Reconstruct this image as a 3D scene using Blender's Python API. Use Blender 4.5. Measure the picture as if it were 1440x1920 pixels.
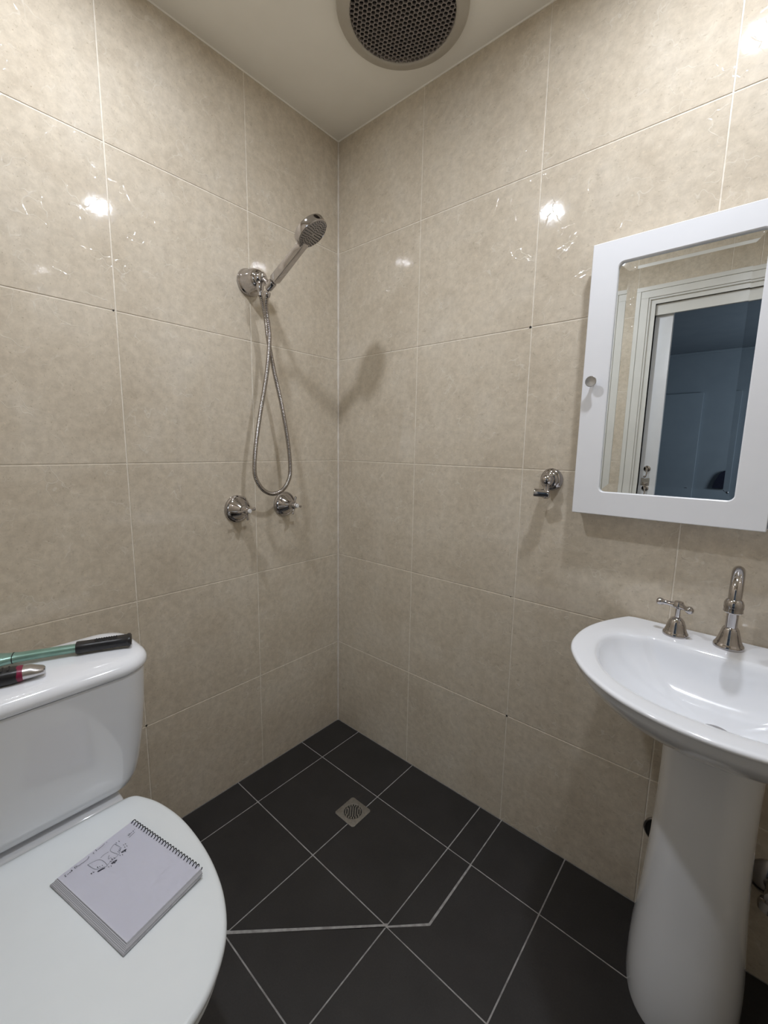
import bpy, bmesh, math, random
from mathutils import Vector, Matrix, Euler

random.seed(7)
sc = bpy.context.scene
for o in list(bpy.data.objects):
    bpy.data.objects.remove(o)
col = sc.collection
PI = math.pi

# ------------------------------------------------------------------ camera
cam_d = bpy.data.cameras.new('camera')
cam = bpy.data.objects.new('camera', cam_d)
col.objects.link(cam)
cam_d.sensor_fit = 'VERTICAL'
cam_d.sensor_height = 36.0
cam_d.sensor_width = 27.0
cam_d.lens = 799.7 / 1920 * 36.0
cam_d.clip_start = 0.02
R, U, B = (0.75546, 0.65488, 0.01653), (-0.10982, 0.10166, 0.98874), (0.64583, -0.74877, 0.14873)
m3 = Matrix((R, U, B)).transposed()
cam.matrix_world = Matrix.Translation((1.3146, -1.2269, 1.2305)) @ m3.to_4x4()
sc.camera = cam

# ------------------------------------------------------------------ world, view, lamps
w = bpy.data.worlds.new('world')
sc.world = w
w.use_nodes = True
w.node_tree.nodes['Background'].inputs[0].default_value = (0.5, 0.6, 0.75, 1)
w.node_tree.nodes['Background'].inputs[1].default_value = 0.0
sc.view_settings.view_transform = 'Standard'
sc.view_settings.look = 'None'
sc.view_settings.gamma = 1
sc.view_settings.use_curve_mapping = False
sc.view_settings.exposure = 0.0
try:
    sc.cycles.max_bounces = 10
    sc.cycles.diffuse_bounces = 6
    sc.cycles.glossy_bounces = 6
    sc.cycles.caustics_reflective = True
    sc.cycles.sample_clamp_indirect = 40
except Exception:
    pass

H = 2.362            # ceiling height
RX = 1.80            # right wall
RY = -1.65           # rear wall
L1 = (1.205, -0.44)
L2 = (0.448, -0.965)
LAMP_W = 7.7
LAMP_COL = (0.93, 0.975, 1.06)


def area(name, loc, size, power, colr, shape='DISK', rot=(0, 0, 0), size_y=None):
    d = bpy.data.lights.new(name, 'AREA')
    d.shape = shape
    d.size = size
    if size_y:
        d.size_y = size_y
    d.energy = power
    d.color = colr
    o = bpy.data.objects.new(name, d)
    col.objects.link(o)
    o.location = loc
    o.rotation_euler = rot
    if name == 'downlight_lamp':
        d.spread = math.radians(178)
    return o


area('downlight_lamp', (L1[0], L1[1], H - 0.006), 0.085, LAMP_W, LAMP_COL)
area('downlight_lamp', (L2[0], L2[1], H - 0.006), 0.085, LAMP_W, LAMP_COL)
# added cool fill lamp, brightens the room next door; no window is built
area('neighbour_fill_light', (2.55, -3.9, 1.5), 0.9, 18.0, (0.78, 0.9, 1.0), 'SQUARE', (0, PI / 2, 0))


# ------------------------------------------------------------------ materials
def mat(name, color, rough=0.5, metal=0.0, coat=0.0, spec=0.5, emit=None, estr=0.0):
    m = bpy.data.materials.new(name)
    m.use_nodes = True
    b = m.node_tree.nodes['Principled BSDF']
    b.inputs['Base Color'].default_value = (*color, 1)
    b.inputs['Roughness'].default_value = rough
    b.inputs['Metallic'].default_value = metal
    b.inputs['Coat Weight'].default_value = coat
    b.inputs['Coat Roughness'].default_value = 0.04
    b.inputs['Specular IOR Level'].default_value = spec
    if emit:
        b.inputs['Emission Color'].default_value = (*emit, 1)
        b.inputs['Emission Strength'].default_value = estr
    return m


def N(m, t, **kw):
    n = m.node_tree.nodes.new(t)
    for k, v in kw.items():
        setattr(n, k, v)
    return n


def LK(m, a, b):
    m.node_tree.links.new(a, b)


def noise(m, vec, scale, detail=4, rough=0.55, dist=0.0):
    n = N(m, 'ShaderNodeTexNoise')
    n.inputs['Scale'].default_value = scale
    n.inputs['Detail'].default_value = detail
    n.inputs['Roughness'].default_value = rough
    n.inputs['Distortion'].default_value = dist
    LK(m, vec, n.inputs['Vector'])
    return n


def ramp(m, fac, stops):
    r = N(m, 'ShaderNodeValToRGB')
    e = r.color_ramp.elements
    while len(e) < len(stops):
        e.new(0.5)
    for i, (p, c) in enumerate(stops):
        e[i].position = p
        e[i].color = (*c, 1) if len(c) == 3 else c
    LK(m, fac, r.inputs['Fac'])
    return r


def mixc(m, fac, a, b, blend='MIX'):
    x = N(m, 'ShaderNodeMix', data_type='RGBA', blend_type=blend)
    for s, v in ((0, fac), (6, a), (7, b)):
        if hasattr(v, 'default_value') or hasattr(v, 'is_linked'):
            LK(m, v, x.inputs[s])
        elif isinstance(v, tuple):
            x.inputs[s].default_value = (*v, 1)
        else:
            x.inputs[s].default_value = v
    return x.outputs[2]


def math_(m, op, a, b=None, clamp=False):
    x = N(m, 'ShaderNodeMath', operation=op)
    x.use_clamp = clamp
    for i, v in enumerate((a, b)):
        if v is None:
            continue
        if isinstance(v, (int, float)):
            x.inputs[i].default_value = v
        else:
            LK(m, v, x.inputs[i])
    return x.outputs[0]


def speckle(m, base, dark, scale=40, amount=0.5, bump=0.0, rough=None):
    """gentle procedural mottling on any plain material"""
    b = m.node_tree.nodes['Principled BSDF']
    tc = N(m, 'ShaderNodeTexCoord')
    n = noise(m, tc.outputs['Object'], scale, 3)
    r = ramp(m, n.outputs['Fac'], [(0.35, dark), (0.65, base)])
    LK(m, r.outputs['Color'], b.inputs['Base Color'])
    if bump:
        bp = N(m, 'ShaderNodeBump')
        bp.inputs['Strength'].default_value = bump
        bp.inputs['Distance'].default_value = 0.0012
        LK(m, n.outputs['Fac'], bp.inputs['Height'])
        LK(m, bp.outputs['Normal'], b.inputs['Normal'])
    return m


def make_wall_tile():
    m = mat('beige_marble_tile', (0.5, 0.42, 0.3), 0.16)
    b = m.node_tree.nodes['Principled BSDF']
    tc = N(m, 'ShaderNodeTexCoord')
    o = tc.outputs['Object']
    big = noise(m, o, 5.5, 5, 0.6, 0.4)
    c1 = ramp(m, big.outputs['Fac'], [(0.28, (0.575, 0.500, 0.395)), (0.50, (0.642, 0.568, 0.458)), (0.74, (0.678, 0.612, 0.510))])
    mid = noise(m, o, 45, 5, 0.68)
    c2 = ramp(m, mid.outputs['Fac'], [(0.32, (0.86, 0.855, 0.85)), (0.66, (1.06, 1.06, 1.06))])
    base = mixc(m, 1.0, c1.outputs['Color'], c2.outputs['Color'], 'MULTIPLY')
    # short slanted scratches
    mp = N(m, 'ShaderNodeMapping')
    mp.inputs['Rotation'].default_value = (0.7, 0.7, 0.5)
    mp.inputs['Scale'].default_value = (1.0, 2.2, 1.6)
    LK(m, o, mp.inputs['Vector'])
    scn = noise(m, mp.outputs[0], 75, 3, 0.6, 0.6)
    sr_ = ramp(m, scn.outputs['Fac'], [(0.27, (0.82, 0.81, 0.79)), (0.38, (1, 1, 1)), (0.64, (1, 1, 1)), (0.74, (1.12, 1.11, 1.09))])
    base = mixc(m, 1.0, base, sr_.outputs['Color'], 'MULTIPLY')
    # fine pits
    pit = noise(m, o, 170, 2, 0.5)
    pr = ramp(m, pit.outputs['Fac'], [(0.25, (0.74, 0.72, 0.68)), (0.33, (1, 1, 1))])
    base = mixc(m, 1.0, base, pr.outputs['Color'], 'MULTIPLY')
    # thin pale broken veins
    wn = noise(m, o, 9, 3, 0.6)
    vm = N(m, 'ShaderNodeVectorMath', operation='MULTIPLY_ADD')
    LK(m, wn.outputs['Color'], vm.inputs[0])
    vm.inputs[1].default_value = (0.16, 0.16, 0.16)
    LK(m, o, vm.inputs[2])
    vor = N(m, 'ShaderNodeTexVoronoi', feature='DISTANCE_TO_EDGE')
    vor.inputs['Scale'].default_value = 13
    LK(m, vm.outputs[0], vor.inputs['Vector'])
    line = ramp(m, vor.outputs['Distance'], [(0.0, (1, 1, 1)), (0.022, (0, 0, 0))])
    gate = noise(m, o, 14, 3, 0.6)
    gr = ramp(m, gate.outputs['Fac'], [(0.48, (0, 0, 0)), (0.60, (1, 1, 1))])
    vein = math_(m, 'MULTIPLY', line.outputs['Color'], gr.outputs['Color'])
    f = math_(m, 'MULTIPLY', vein, 0.6)
    base = mixc(m, f, base, (0.74, 0.69, 0.60))
    LK(m, base, b.inputs['Base Color'])
    # finer, fainter second set of veins
    vor2 = N(m, 'ShaderNodeTexVoronoi', feature='DISTANCE_TO_EDGE')
    vor2.inputs['Scale'].default_value = 34
    LK(m, vm.outputs[0], vor2.inputs['Vector'])
    line2 = ramp(m, vor2.outputs['Distance'], [(0.0, (1, 1, 1)), (0.035, (0, 0, 0))])
    gate2 = noise(m, o, 31, 3, 0.6)
    gr2 = ramp(m, gate2.outputs['Fac'], [(0.52, (0, 0, 0)), (0.66, (1, 1, 1))])
    v2 = math_(m, 'MULTIPLY', math_(m, 'MULTIPLY', line2.outputs['Color'], gr2.outputs['Color']), 0.42)
    LK(m, mixc(m, v2, base, (0.76, 0.71, 0.62)), b.inputs['Base Color'])
    # slightly uneven glaze: sharp lamp reflections with broken edges
    bp = N(m, 'ShaderNodeBump')
    bp.inputs['Strength'].default_value = 0.16
    bp.inputs['Distance'].default_value = 0.0012
    ln = noise(m, o, 16, 3, 0.55)
    hgt = math_(m, 'ADD', math_(m, 'MULTIPLY', ln.outputs['Fac'], 0.9),
                math_(m, 'ADD', math_(m, 'MULTIPLY', mid.outputs['Fac'], 0.28), math_(m, 'MULTIPLY', vein, 1.6)))
    LK(m, hgt, bp.inputs['Height'])
    LK(m, bp.outputs['Normal'], b.inputs['Normal'])
    rr = ramp(m, mid.outputs['Fac'], [(0.35, (0.07,) * 3), (0.65, (0.035,) * 3)])
    LK(m, rr.outputs['Color'], b.inputs['Roughness'])
    return m


def make_floor_tile():
    m = mat('charcoal_floor_tile', (0.02, 0.019, 0.02), 0.42)
    b = m.node_tree.nodes['Principled BSDF']
    tc = N(m, 'ShaderNodeTexCoord')
    n = noise(m, tc.outputs['Object'], 7, 6, 0.65)
    r = ramp(m, n.outputs['Fac'], [(0.3, (0.0165, 0.0155, 0.016)), (0.72, (0.026, 0.0245, 0.025))])
    fine = noise(m, tc.outputs['Object'], 260, 2)
    f = ramp(m, fine.outputs['Fac'], [(0.3, (0.85,) * 3), (0.7, (1.15,) * 3)])
    LK(m, mixc(m, 1.0, r.outputs['Color'], f.outputs['Color'], 'MULTIPLY'), b.inputs['Base Color'])
    bp = N(m, 'ShaderNodeBump')
    bp.inputs['Strength'].default_value = 0.25
    bp.inputs['Distance'].default_value = 0.0006
    LK(m, fine.outputs['Fac'], bp.inputs['Height'])
    LK(m, bp.outputs['Normal'], b.inputs['Normal'])
    return m


TILE = make_wall_tile()
GROUT = speckle(mat('wall_grout', (0.66, 0.60, 0.50), 0.8), (0.84, 0.78, 0.68), (0.72, 0.66, 0.56), 60, bump=0.3)
SEAL = speckle(mat('corner_silicone', (0.75, 0.70, 0.63), 0.35), (0.78, 0.73, 0.66), (0.66, 0.60, 0.53), 30)
FTILE = make_floor_tile()
FGROUT = speckle(mat('floor_grout', (0.33, 0.32, 0.31), 0.9), (0.40, 0.39, 0.38), (0.26, 0.25, 0.24), 55, bump=0.5)
CEIL = speckle(mat('ceiling_paint', (0.88, 0.86, 0.81), 0.6), (0.95, 0.925, 0.85), (0.93, 0.905, 0.83), 12, bump=0.08)
PORC = speckle(mat('white_porcelain', (0.80, 0.82, 0.86), 0.10, coat=0.6), (0.88, 0.905, 0.95), (0.87, 0.895, 0.94), 8)
PORC.node_tree.nodes['Principled BSDF'].inputs['Roughness'].default_value = 0.12
SEATM = speckle(mat('white_seat_plastic', (0.72, 0.75, 0.77), 0.22), (0.80, 0.84, 0.86), (0.78, 0.82, 0.84), 9)
CABM = speckle(mat('white_lacquer', (0.80, 0.81, 0.82), 0.25), (0.88, 0.895, 0.93), (0.86, 0.875, 0.91), 10)
DOORM = speckle(mat('cream_gloss_paint', (0.72, 0.71, 0.66), 0.3), (0.73, 0.72, 0.67), (0.70, 0.69, 0.64), 10)
LEAFM = speckle(mat('white_door_paint', (0.72, 0.73, 0.74), 0.35), (0.73, 0.74, 0.75), (0.70, 0.71, 0.72), 10)
MIRROR = mat('mirror_silver', (0.86, 0.89, 0.90), 0.0, 1.0)
CHROME = speckle(mat('chrome', (0.62, 0.60, 0.60), 0.07, 1.0), (0.52, 0.50, 0.50), (0.48, 0.46, 0.46), 50)
STEEL = speckle(mat('brushed_steel', (0.42, 0.40, 0.38), 0.33, 1.0), (0.50, 0.50, 0.50), (0.42, 0.42, 0.42), 120, bump=0.1)
HOSEM = speckle(mat('hose_metal', (0.36, 0.33, 0.31), 0.25, 1.0), (0.40, 0.37, 0.34), (0.33, 0.30, 0.28), 90)
RUBBER = speckle(mat('black_rubber', (0.014, 0.014, 0.017), 0.35), (0.016, 0.016, 0.019), (0.010, 0.010, 0.012), 90, bump=0.2)
DARK = speckle(mat('dark_void', (0.012, 0.010, 0.009), 0.7), (0.014, 0.012, 0.010), (0.008, 0.007, 0.006), 20)
GREEN = speckle(mat('green_metallic_paint', (0.15, 0.30, 0.24), 0.28, 0.5), (0.26, 0.42, 0.36), (0.21, 0.36, 0.30), 30)
RED = speckle(mat('dark_red_plastic', (0.22, 0.01, 0.05), 0.35), (0.24, 0.012, 0.055), (0.18, 0.008, 0.04), 60)
SILVER = speckle(mat('cast_silver', (0.62, 0.61, 0.62), 0.28, 1.0), (0.66, 0.65, 0.66), (0.56, 0.55, 0.56), 70)
FANM = speckle(mat('aged_fan_plastic', (0.24, 0.22, 0.18), 0.45), (0.50, 0.465, 0.40), (0.46, 0.425, 0.36), 14)
MESHM = speckle(mat('fan_mesh', (0.20, 0.18, 0.165), 0.5), (0.34, 0.30, 0.28), (0.27, 0.24, 0.22), 60)
PAPER = speckle(mat('white_paper', (0.74, 0.74, 0.82), 0.7), (0.93, 0.93, 1.0), (0.92, 0.92, 0.99), 30)
PAGES = mat('page_edges', (0.55, 0.55, 0.58), 0.8)
INK = speckle(mat('dark_ink', (0.02, 0.022, 0.04), 0.6), (0.03, 0.03, 0.05), (0.015, 0.015, 0.03), 400)
WIRE = speckle(mat('dark_wire', (0.03, 0.03, 0.045), 0.35, 0.4), (0.035, 0.035, 0.05), (0.02, 0.02, 0.03), 200)
COVER = speckle(mat('grey_card', (0.36, 0.36, 0.38), 0.6), (0.38, 0.38, 0.40), (0.30, 0.30, 0.32), 60)
CERAM = speckle(mat('white_button', (0.75, 0.74, 0.74), 0.3), (0.76, 0.75, 0.75), (0.72, 0.71, 0.71), 90)
BLUEW = speckle(mat('blue_grey_paint', (0.30, 0.36, 0.42), 0.6), (0.33, 0.375, 0.42), (0.31, 0.355, 0.40), 6)
BLUEC = speckle(mat('blue_grey_ceiling', (0.22, 0.26, 0.31), 0.7), (0.25, 0.28, 0.315), (0.23, 0.26, 0.295), 6)
FARDOOR = speckle(mat('far_door_paint', (0.32, 0.385, 0.45), 0.45), (0.36, 0.41, 0.46), (0.34, 0.39, 0.44), 6)
CARPET = speckle(mat('grey_carpet', (0.10, 0.10, 0.11), 0.95), (0.12, 0.12, 0.13), (0.08, 0.08, 0.09), 200, bump=0.8)
NAVY = speckle(mat('navy_cloth', (0.012, 0.014, 0.035), 0.8), (0.016, 0.018, 0.045), (0.008, 0.01, 0.025), 60, bump=0.4)
LENS = mat('lamp_lens', (0.9, 0.9, 0.9), 0.4, emit=(1, 0.96, 0.9), estr=2)
# stacked page edges: thin grey lines along the height
b_ = PAGES.node_tree.nodes['Principled BSDF']
tc_ = N(PAGES, 'ShaderNodeTexCoord')
wv_ = N(PAGES, 'ShaderNodeTexWave', wave_type='BANDS', bands_direction='Z')
wv_.inputs['Scale'].default_value = 180
wv_.inputs['Distortion'].default_value = 1.5
LK(PAGES, tc_.outputs['Object'], wv_.inputs['Vector'])
rp_ = ramp(PAGES, wv_.outputs['Fac'], [(0.15, (0.30, 0.30, 0.33)), (0.6, (0.62, 0.62, 0.66))])
LK(PAGES, rp_.outputs['Color'], b_.inputs['Base Color'])


# ------------------------------------------------------------------ helpers
def put(name, bm, mats, parent=None, smooth=True, angle=40, label=None, loc=None):
    """link a bmesh as ONE mesh object"""
    me = bpy.data.meshes.new(name)
    bmesh.ops.recalc_face_normals(bm, faces=bm.faces)
    bm.to_mesh(me)
    bm.free()
    for mm in (mats if isinstance(mats, (list, tuple)) else [mats]):
        me.materials.append(mm)
    if smooth:
        for p in me.polygons:
            p.use_smooth = True
        me.set_sharp_from_angle(angle=math.radians(angle))
    o = bpy.data.objects.new(name, me)
    col.objects.link(o)
    if parent is not None:
        # geometry is given in world coordinates unless loc is None-parented local
        o.parent = parent
        o.matrix_parent_inverse = Matrix.Identity(4)
    if loc is not None:
        o.location = loc
    if label:
        o['label'] = label
    return o


def thing(name, label, cat, loc, rot=(0, 0, 0), group=None):
    o = bpy.data.objects.new(name, None)
    o.empty_display_size = 0.05
    col.objects.link(o)
    o.location = loc
    o.rotation_euler = rot
    o['label'] = label
    o['category'] = cat
    if group:
        o['group'] = group
    return o


def tag(o, label, cat, group=None):
    o['label'] = label
    o['category'] = cat
    if group:
        o['group'] = group
    return o


def struct(name, bm, mats, smooth=False, angle=40):
    o = put(name, bm, mats, smooth=smooth, angle=angle)
    o['kind'] = 'structure'
    return o


def box(bm, lo, hi, bev=0.0, seg=2, mi=0, M=None):
    v = []
    for x in (lo[0], hi[0]):
        for y in (lo[1], hi[1]):
            for z in (lo[2], hi[2]):
                v.append(bm.verts.new((x, y, z)))
    fs = [(0, 1, 3, 2), (4, 6, 7, 5), (0, 4, 5, 1), (2, 3, 7, 6), (0, 2, 6, 4), (1, 5, 7, 3)]
    faces = [bm.faces.new([v[i] for i in f]) for f in fs]
    for f in faces:
        f.material_index = mi
    bmesh.ops.recalc_face_normals(bm, faces=faces)
    allv = v
    if bev > 0:
        es = list({e for f in faces for e in f.edges})
        r = bmesh.ops.bevel(bm, geom=es, offset=bev, segments=seg, affect='EDGES', profile=0.5, clamp_overlap=True)
        allv = list({x for f in r['faces'] for x in f.verts} | {x for x in v if x.is_valid})
        for f in r['faces']:
            f.material_index = mi
    if M is not None:
        bmesh.ops.transform(bm, matrix=M, verts=allv)
    return allv


def rings(bm, rs, cap0=True, cap1=True, close=True, mi=0):
    """bridge successive vertex loops (lists of Vector)"""
    vs = [[bm.verts.new(p) for p in r] for r in rs]
    n = len(vs[0])
    for a, b in zip(vs[:-1], vs[1:]):
        for i in range(n if close else n - 1):
            j = (i + 1) % n
            f = bm.faces.new((a[i], a[j], b[j], b[i]))
            f.material_index = mi
    if cap0:
        f = bm.faces.new(list(reversed(vs[0])))
        f.material_index = mi
    if cap1:
        f = bm.faces.new(vs[-1])
        f.material_index = mi
    return vs


def basis(axis):
    a = Vector(axis).normalized()
    t = Vector((0, 0, 1)) if abs(a.z) < 0.9 else Vector((1, 0, 0))
    x = t.cross(a).normalized()
    y = a.cross(x)
    return x, y, a


def lathe(bm, prof, origin=(0, 0, 0), axis=(0, 0, 1), seg=40, mi=0, cap0=True, cap1=True):
    """prof = [(radius, height)] turned about axis"""
    x, y, a = basis(axis)
    o = Vector(origin)
    rs = []
    for r, h in prof:
        r = max(r, 1e-5)
        rs.append([o + a * h + x * (r * math.cos(2 * PI * i / seg)) + y * (r * math.sin(2 * PI * i / seg)) for i in range(seg)])
    return rings(bm, rs, cap0, cap1, mi=mi)


def catmull(pts, n=8, closed=False):
    P = [Vector(p) for p in pts]
    out = []
    k = len(P)
    rng = range(k) if closed else range(k - 1)
    for i in rng:
        p1, p2 = P[i], P[(i + 1) % k]
        p0 = P[(i - 1) % k] if (closed or i > 0) else p1 * 2 - p2
        p3 = P[(i + 2) % k] if (closed or i < k - 2) else p2 * 2 - p1
        for j in range(n):
            t = j / n
            out.append(0.5 * ((2 * p1) + (p2 - p0) * t + (2 * p0 - 5 * p1 + 4 * p2 - p3) * t * t + (3 * p1 - p0 - 3 * p2 + p3) * t ** 3))
    if not closed:
        out.append(P[-1])
    return out


def resample(pts, step):
    out = [pts[0]]
    acc = 0.0
    for a, b in zip(pts[:-1], pts[1:]):
        L = (b - a).length
        d = step - acc
        while d <= L:
            out.append(a.lerp(b, d / L))
            d += step
        acc = L - (d - step)
    return out


def tube(bm, pts, rad, seg=12, cap=True, mi=0):
    """sweep a circle along pts; rad = number or function(i, n)"""
    pts = [Vector(p) for p in pts]
    n = len(pts)
    t0 = (pts[1] - pts[0]).normalized()
    x, y, _ = basis(t0)
    rs = []
    prev = t0
    for i, p in enumerate(pts):
        t = (pts[min(i + 1, n - 1)] - pts[max(i - 1, 0)]).normalized()
        q = prev.rotation_difference(t)
        x = q @ x
        y = q @ y
        prev = t
        r = rad(i, n) if callable(rad) else rad
        rs.append([p + x * (r * math.cos(2 * PI * k / seg)) + y * (r * math.sin(2 * PI * k / seg)) for k in range(seg)])
    return rings(bm, rs, cap, cap, mi=mi)


def ball(bm, c, r, seg=20, mi=0, squash=1.0, axis=(0, 0, 1)):
    prof = [(r * math.sin(PI * i / 12), -r * squash * math.cos(PI * i / 12)) for i in range(13)]
    return lathe(bm, prof, c, axis, seg, mi)


# ------------------------------------------------------------------ room shell
def tile_plane(bm, U0, U1, V0, V1, us, vs, P, gap=0.0032, holes=()):
    """tiles as thin bevelled slabs on a grout plane; P(u, v, d) -> point, d = distance out of the wall"""
    th, bv = 0.0013, 0.0007

    def slab(a, b, c, d):
        if b - a < 0.004 or d - c < 0.004:
            return
        lo = [P(a, c, 0), P(b, c, 0), P(b, d, 0), P(a, d, 0)]
        bot = [bm.verts.new(q) for q in (P(a, c, -th), P(b, c, -th), P(b, d, -th), P(a, d, -th))]
        mid = [bm.verts.new(q) for q in (P(a, c, -bv), P(b, c, -bv), P(b, d, -bv), P(a, d, -bv))]
        top = [bm.verts.new(q) for q in (P(a + bv, c + bv, 0), P(b - bv, c + bv, 0), P(b - bv, d - bv, 0), P(a + bv, d - bv, 0))]
        for A, Bb in ((bot, mid), (mid, top)):
            for i in range(4):
                j = (i + 1) % 4
                bm.faces.new((A[i], A[j], Bb[j], Bb[i]))
        bm.faces.new(top)

    us = sorted([U0] + [u for u in us if U0 < u < U1] + [U1])
    vs = sorted([V0] + [v for v in vs if V0 < v < V1] + [V1])
    g = gap / 2
    for i in range(len(us) - 1):
        for j in range(len(vs) - 1):
            a, b, c, d = us[i] + g, us[i + 1] - g, vs[j] + g, vs[j + 1] - g
            rects = [(a, b, c, d)]
            for (ha, hb, hc, hd) in holes:
                nr = []
                for (a1, b1, c1, d1) in rects:
                    if b1 <= ha or a1 >= hb or d1 <= hc or c1 >= hd:
                        nr.append((a1, b1, c1, d1))
                        continue
                    if a1 < ha:
                        nr.append((a1, ha, c1, d1))
                    if b1 > hb:
                        nr.append((hb, b1, c1, d1))
                    if c1 < hc:
                        nr.append((max(a1, ha), min(b1, hb), c1, hc))
                    if d1 > hd:
                        nr.append((max(a1, ha), min(b1, hb), hd, d1))
                rects = nr
            for r in rects:
                slab(*r)


rows = [0.398 * k - 0.018 for k in range(0, 7)]
OUT = 0.09   # wall thickness


def wallmesh(name, P, Pbox, U0, U1, us, holes=(), pins=()):
    bm = bmesh.new()
    tile_plane(bm, U0, U1, 0, H, us, rows, P, holes=holes)
    for lo, hi in Pbox:
        box(bm, lo, hi, mi=1)
    for hu, hv, hr_ in pins:
        vv = [bm.verts.new(P(hu + hr_ * (1 + 0.35 * math.sin(k * 2.1 + hu * 9)) * math.cos(k * PI / 5), hv + hr_ * (1 + 0.3 * math.cos(k * 3.3)) * math.sin(k * PI / 5), 0.0002)) for k in range(10)]
        bm.faces.new(vv).material_index = 2
    return struct(name, bm, [TILE, GROUT, DARK])


e = 0.0012
wallmesh('wall_left', lambda u, v, d: (d, u, v), [((-OUT, RY - OUT, 0), (-e, OUT, H))],
         RY, -0.0015, [-0.395 - 0.4 * k for k in range(5)], pins=[(-0.801, 1.5745, 0.0024), (-0.794, 0.3815, 0.0032)])
wallmesh('wall_back', lambda u, v, d: (u, -d, v), [((-OUT, e, 0), (RX + OUT, OUT, H))],
         0.0015, RX, [0.395 + 0.4 * k for k in range(5)], pins=[(0.791, 1.5745, 0.0034), (0.783, 0.7785, 0.0016), (0.795, 0.3795, 0.0032)])
wallmesh('wall_right', lambda u, v, d: (RX - d, u, v), [((RX + e, RY - OUT, 0), (RX + OUT, OUT, H))],
         RY, 0, [-0.395 - 0.4 * k for k in range(5)])
DX0, DX1, DZ = 0.815, 1.56, 2.02     # door opening
wallmesh('wall_rear', lambda u, v, d: (u, RY + d, v),
         [((-OUT, RY - OUT, 0), (DX0, RY - e, H)), ((DX1, RY - OUT, 0), (RX + OUT, RY - e, H)), ((DX0, RY - OUT, DZ), (DX1, RY - e, H))],
         0, RX, [0.321 + 0.4 * k for k in range(5)], holes=[(DX0, DX1, 0, DZ)])

# silicone bead up the corner
bm = bmesh.new()
pts = []
for k in range(90):
    z = 0.0 + H * k / 89
    pts.append((0.0012, -0.0012, z))
tube(bm, pts, lambda i, n: 0.0034 + 0.0009 * math.sin(i * 0.9) * math.sin(i * 0.37) + (0.0011 if 54 < i < 76 else 0), 8)
o = struct('trim_1', bm, SEAL, smooth=True)

# ceiling
bm = bmesh.new()
box(bm, (-OUT, RY - OUT, H), (RX + OUT, OUT, H + 0.08))
struct('ceiling', bm, CEIL)
bm = bmesh.new()   # thin paint line where the ceiling meets the tiles
tube(bm, [(0.0, RY, H), (0.0, -0.002, H)], 0.0035, 6)
tube(bm, [(0.002, 0.0, H), (RX, 0.0, H)], 0.0035, 6)
struct('trim_2', bm, CEIL, smooth=True)

# floor: grout bed with separate dark tiles cut along the shower boundary
SEG = [((0.803, -0.423), (0.719, -0.502)), ((0.719, -0.502), (0.0, -1.256))]


def clip(poly, p, n):
    """keep the side of the line through p where (q-p).n >= 0"""
    out = []
    for i in range(len(poly)):
        a, b = poly[i], poly[(i + 1) % len(poly)]
        da = (a[0] - p[0]) * n[0] + (a[1] - p[1]) * n[1]
        db = (b[0] - p[0]) * n[0] + (b[1] - p[1]) * n[1]
        if da >= 0:
            out.append(a)
        if (da >= 0) != (db >= 0):
            t = da / (da - db)
            out.append((a[0] + t * (b[0] - a[0]), a[1] + t * (b[1] - a[1])))
    return out


def parea(p):
    return abs(sum(p[i][0] * p[(i + 1) % len(p)][1] - p[(i + 1) % len(p)][0] * p[i][1] for i in range(len(p)))) / 2


nd = Vector((1.0, -1.04)).normalized()
nd = (nd.x, nd.y)                       # points out of the shower
ndi = (-nd[0], -nd[1])
PD = (0.719, -0.500)
W3 = 0.0026                             # half extra width of the diagonal joint
gx = [0.0, 0.130, 0.426, 0.721, 1.008, 1.303, 1.598, RX]
gy = [0.0, -0.207, -0.502, -0.790, -1.085, -1.38, RY - OUT]
polys = []
for i in range(len(gx) - 1):
    for j in range(len(gy) - 1):
        cell = [(gx[i], gy[j + 1]), (gx[i + 1], gy[j + 1]), (gx[i + 1], gy[j]), (gx[i], gy[j])]
        if i == 3 and j in (0, 1):      # the strip cells beside x = 0.80
            s = [(0.721, gy[j + 1]), (0.801, gy[j + 1]), (0.801, gy[j]), (0.721, gy[j])]
            if j == 0:
                polys.append(s)
                polys.append([(0.801, gy[1]), (1.008, gy[1]), (1.008, 0.0), (0.801, 0.0)])
            else:
                s = [(0.721, -0.500), (0.801, -0.4225), (0.801, gy[1]), (0.721, gy[1])]
                polys.append(s)
                polys.append([(0.724, gy[2]), (1.008, gy[2]), (1.008, gy[1]), (0.803, gy[1]), (0.803, -0.424)])
            continue
        if i >= 3:
            polys.append(cell)
            continue
        a = clip(cell, (PD[0] + ndi[0] * W3, PD[1] + ndi[1] * W3), ndi)
        b = clip(cell, (PD[0] + nd[0] * W3, PD[1] + nd[1] * W3), nd)
        for q in (a, b):
            if len(q) > 2 and parea(q) > 4e-5:
                polys.append(q)
bm = bmesh.new()
for q in polys:
    v = [bm.verts.new((x, y, 0.0)) for x, y in q]
    f = bm.faces.new(v)
    bmesh.ops.recalc_face_normals(bm, faces=[f])
    r = bmesh.ops.inset_individual(bm, faces=[f], thickness=0.0026, depth=0)
    bmesh.ops.delete(bm, geom=r['faces'], context='FACES')
tops = list(bm.faces)
for f in tops:
    if f.normal.z < 0:
        f.normal_flip()
ex = bmesh.ops.extrude_face_region(bm, geom=tops)
bmesh.ops.translate(bm, vec=(0, 0, 0.0), verts=[g for g in ex['geom'] if isinstance(g, bmesh.types.BMVert)])
# the originals become the skirt bottoms
for f in tops:
    for v in f.verts:
        v.co.z = -0.0014
box(bm, (-OUT, RY - OUT, -0.06), (RX + OUT, OUT, -0.0010), mi=1)
struct('floor', bm, [FTILE, FGROUT])

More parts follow.
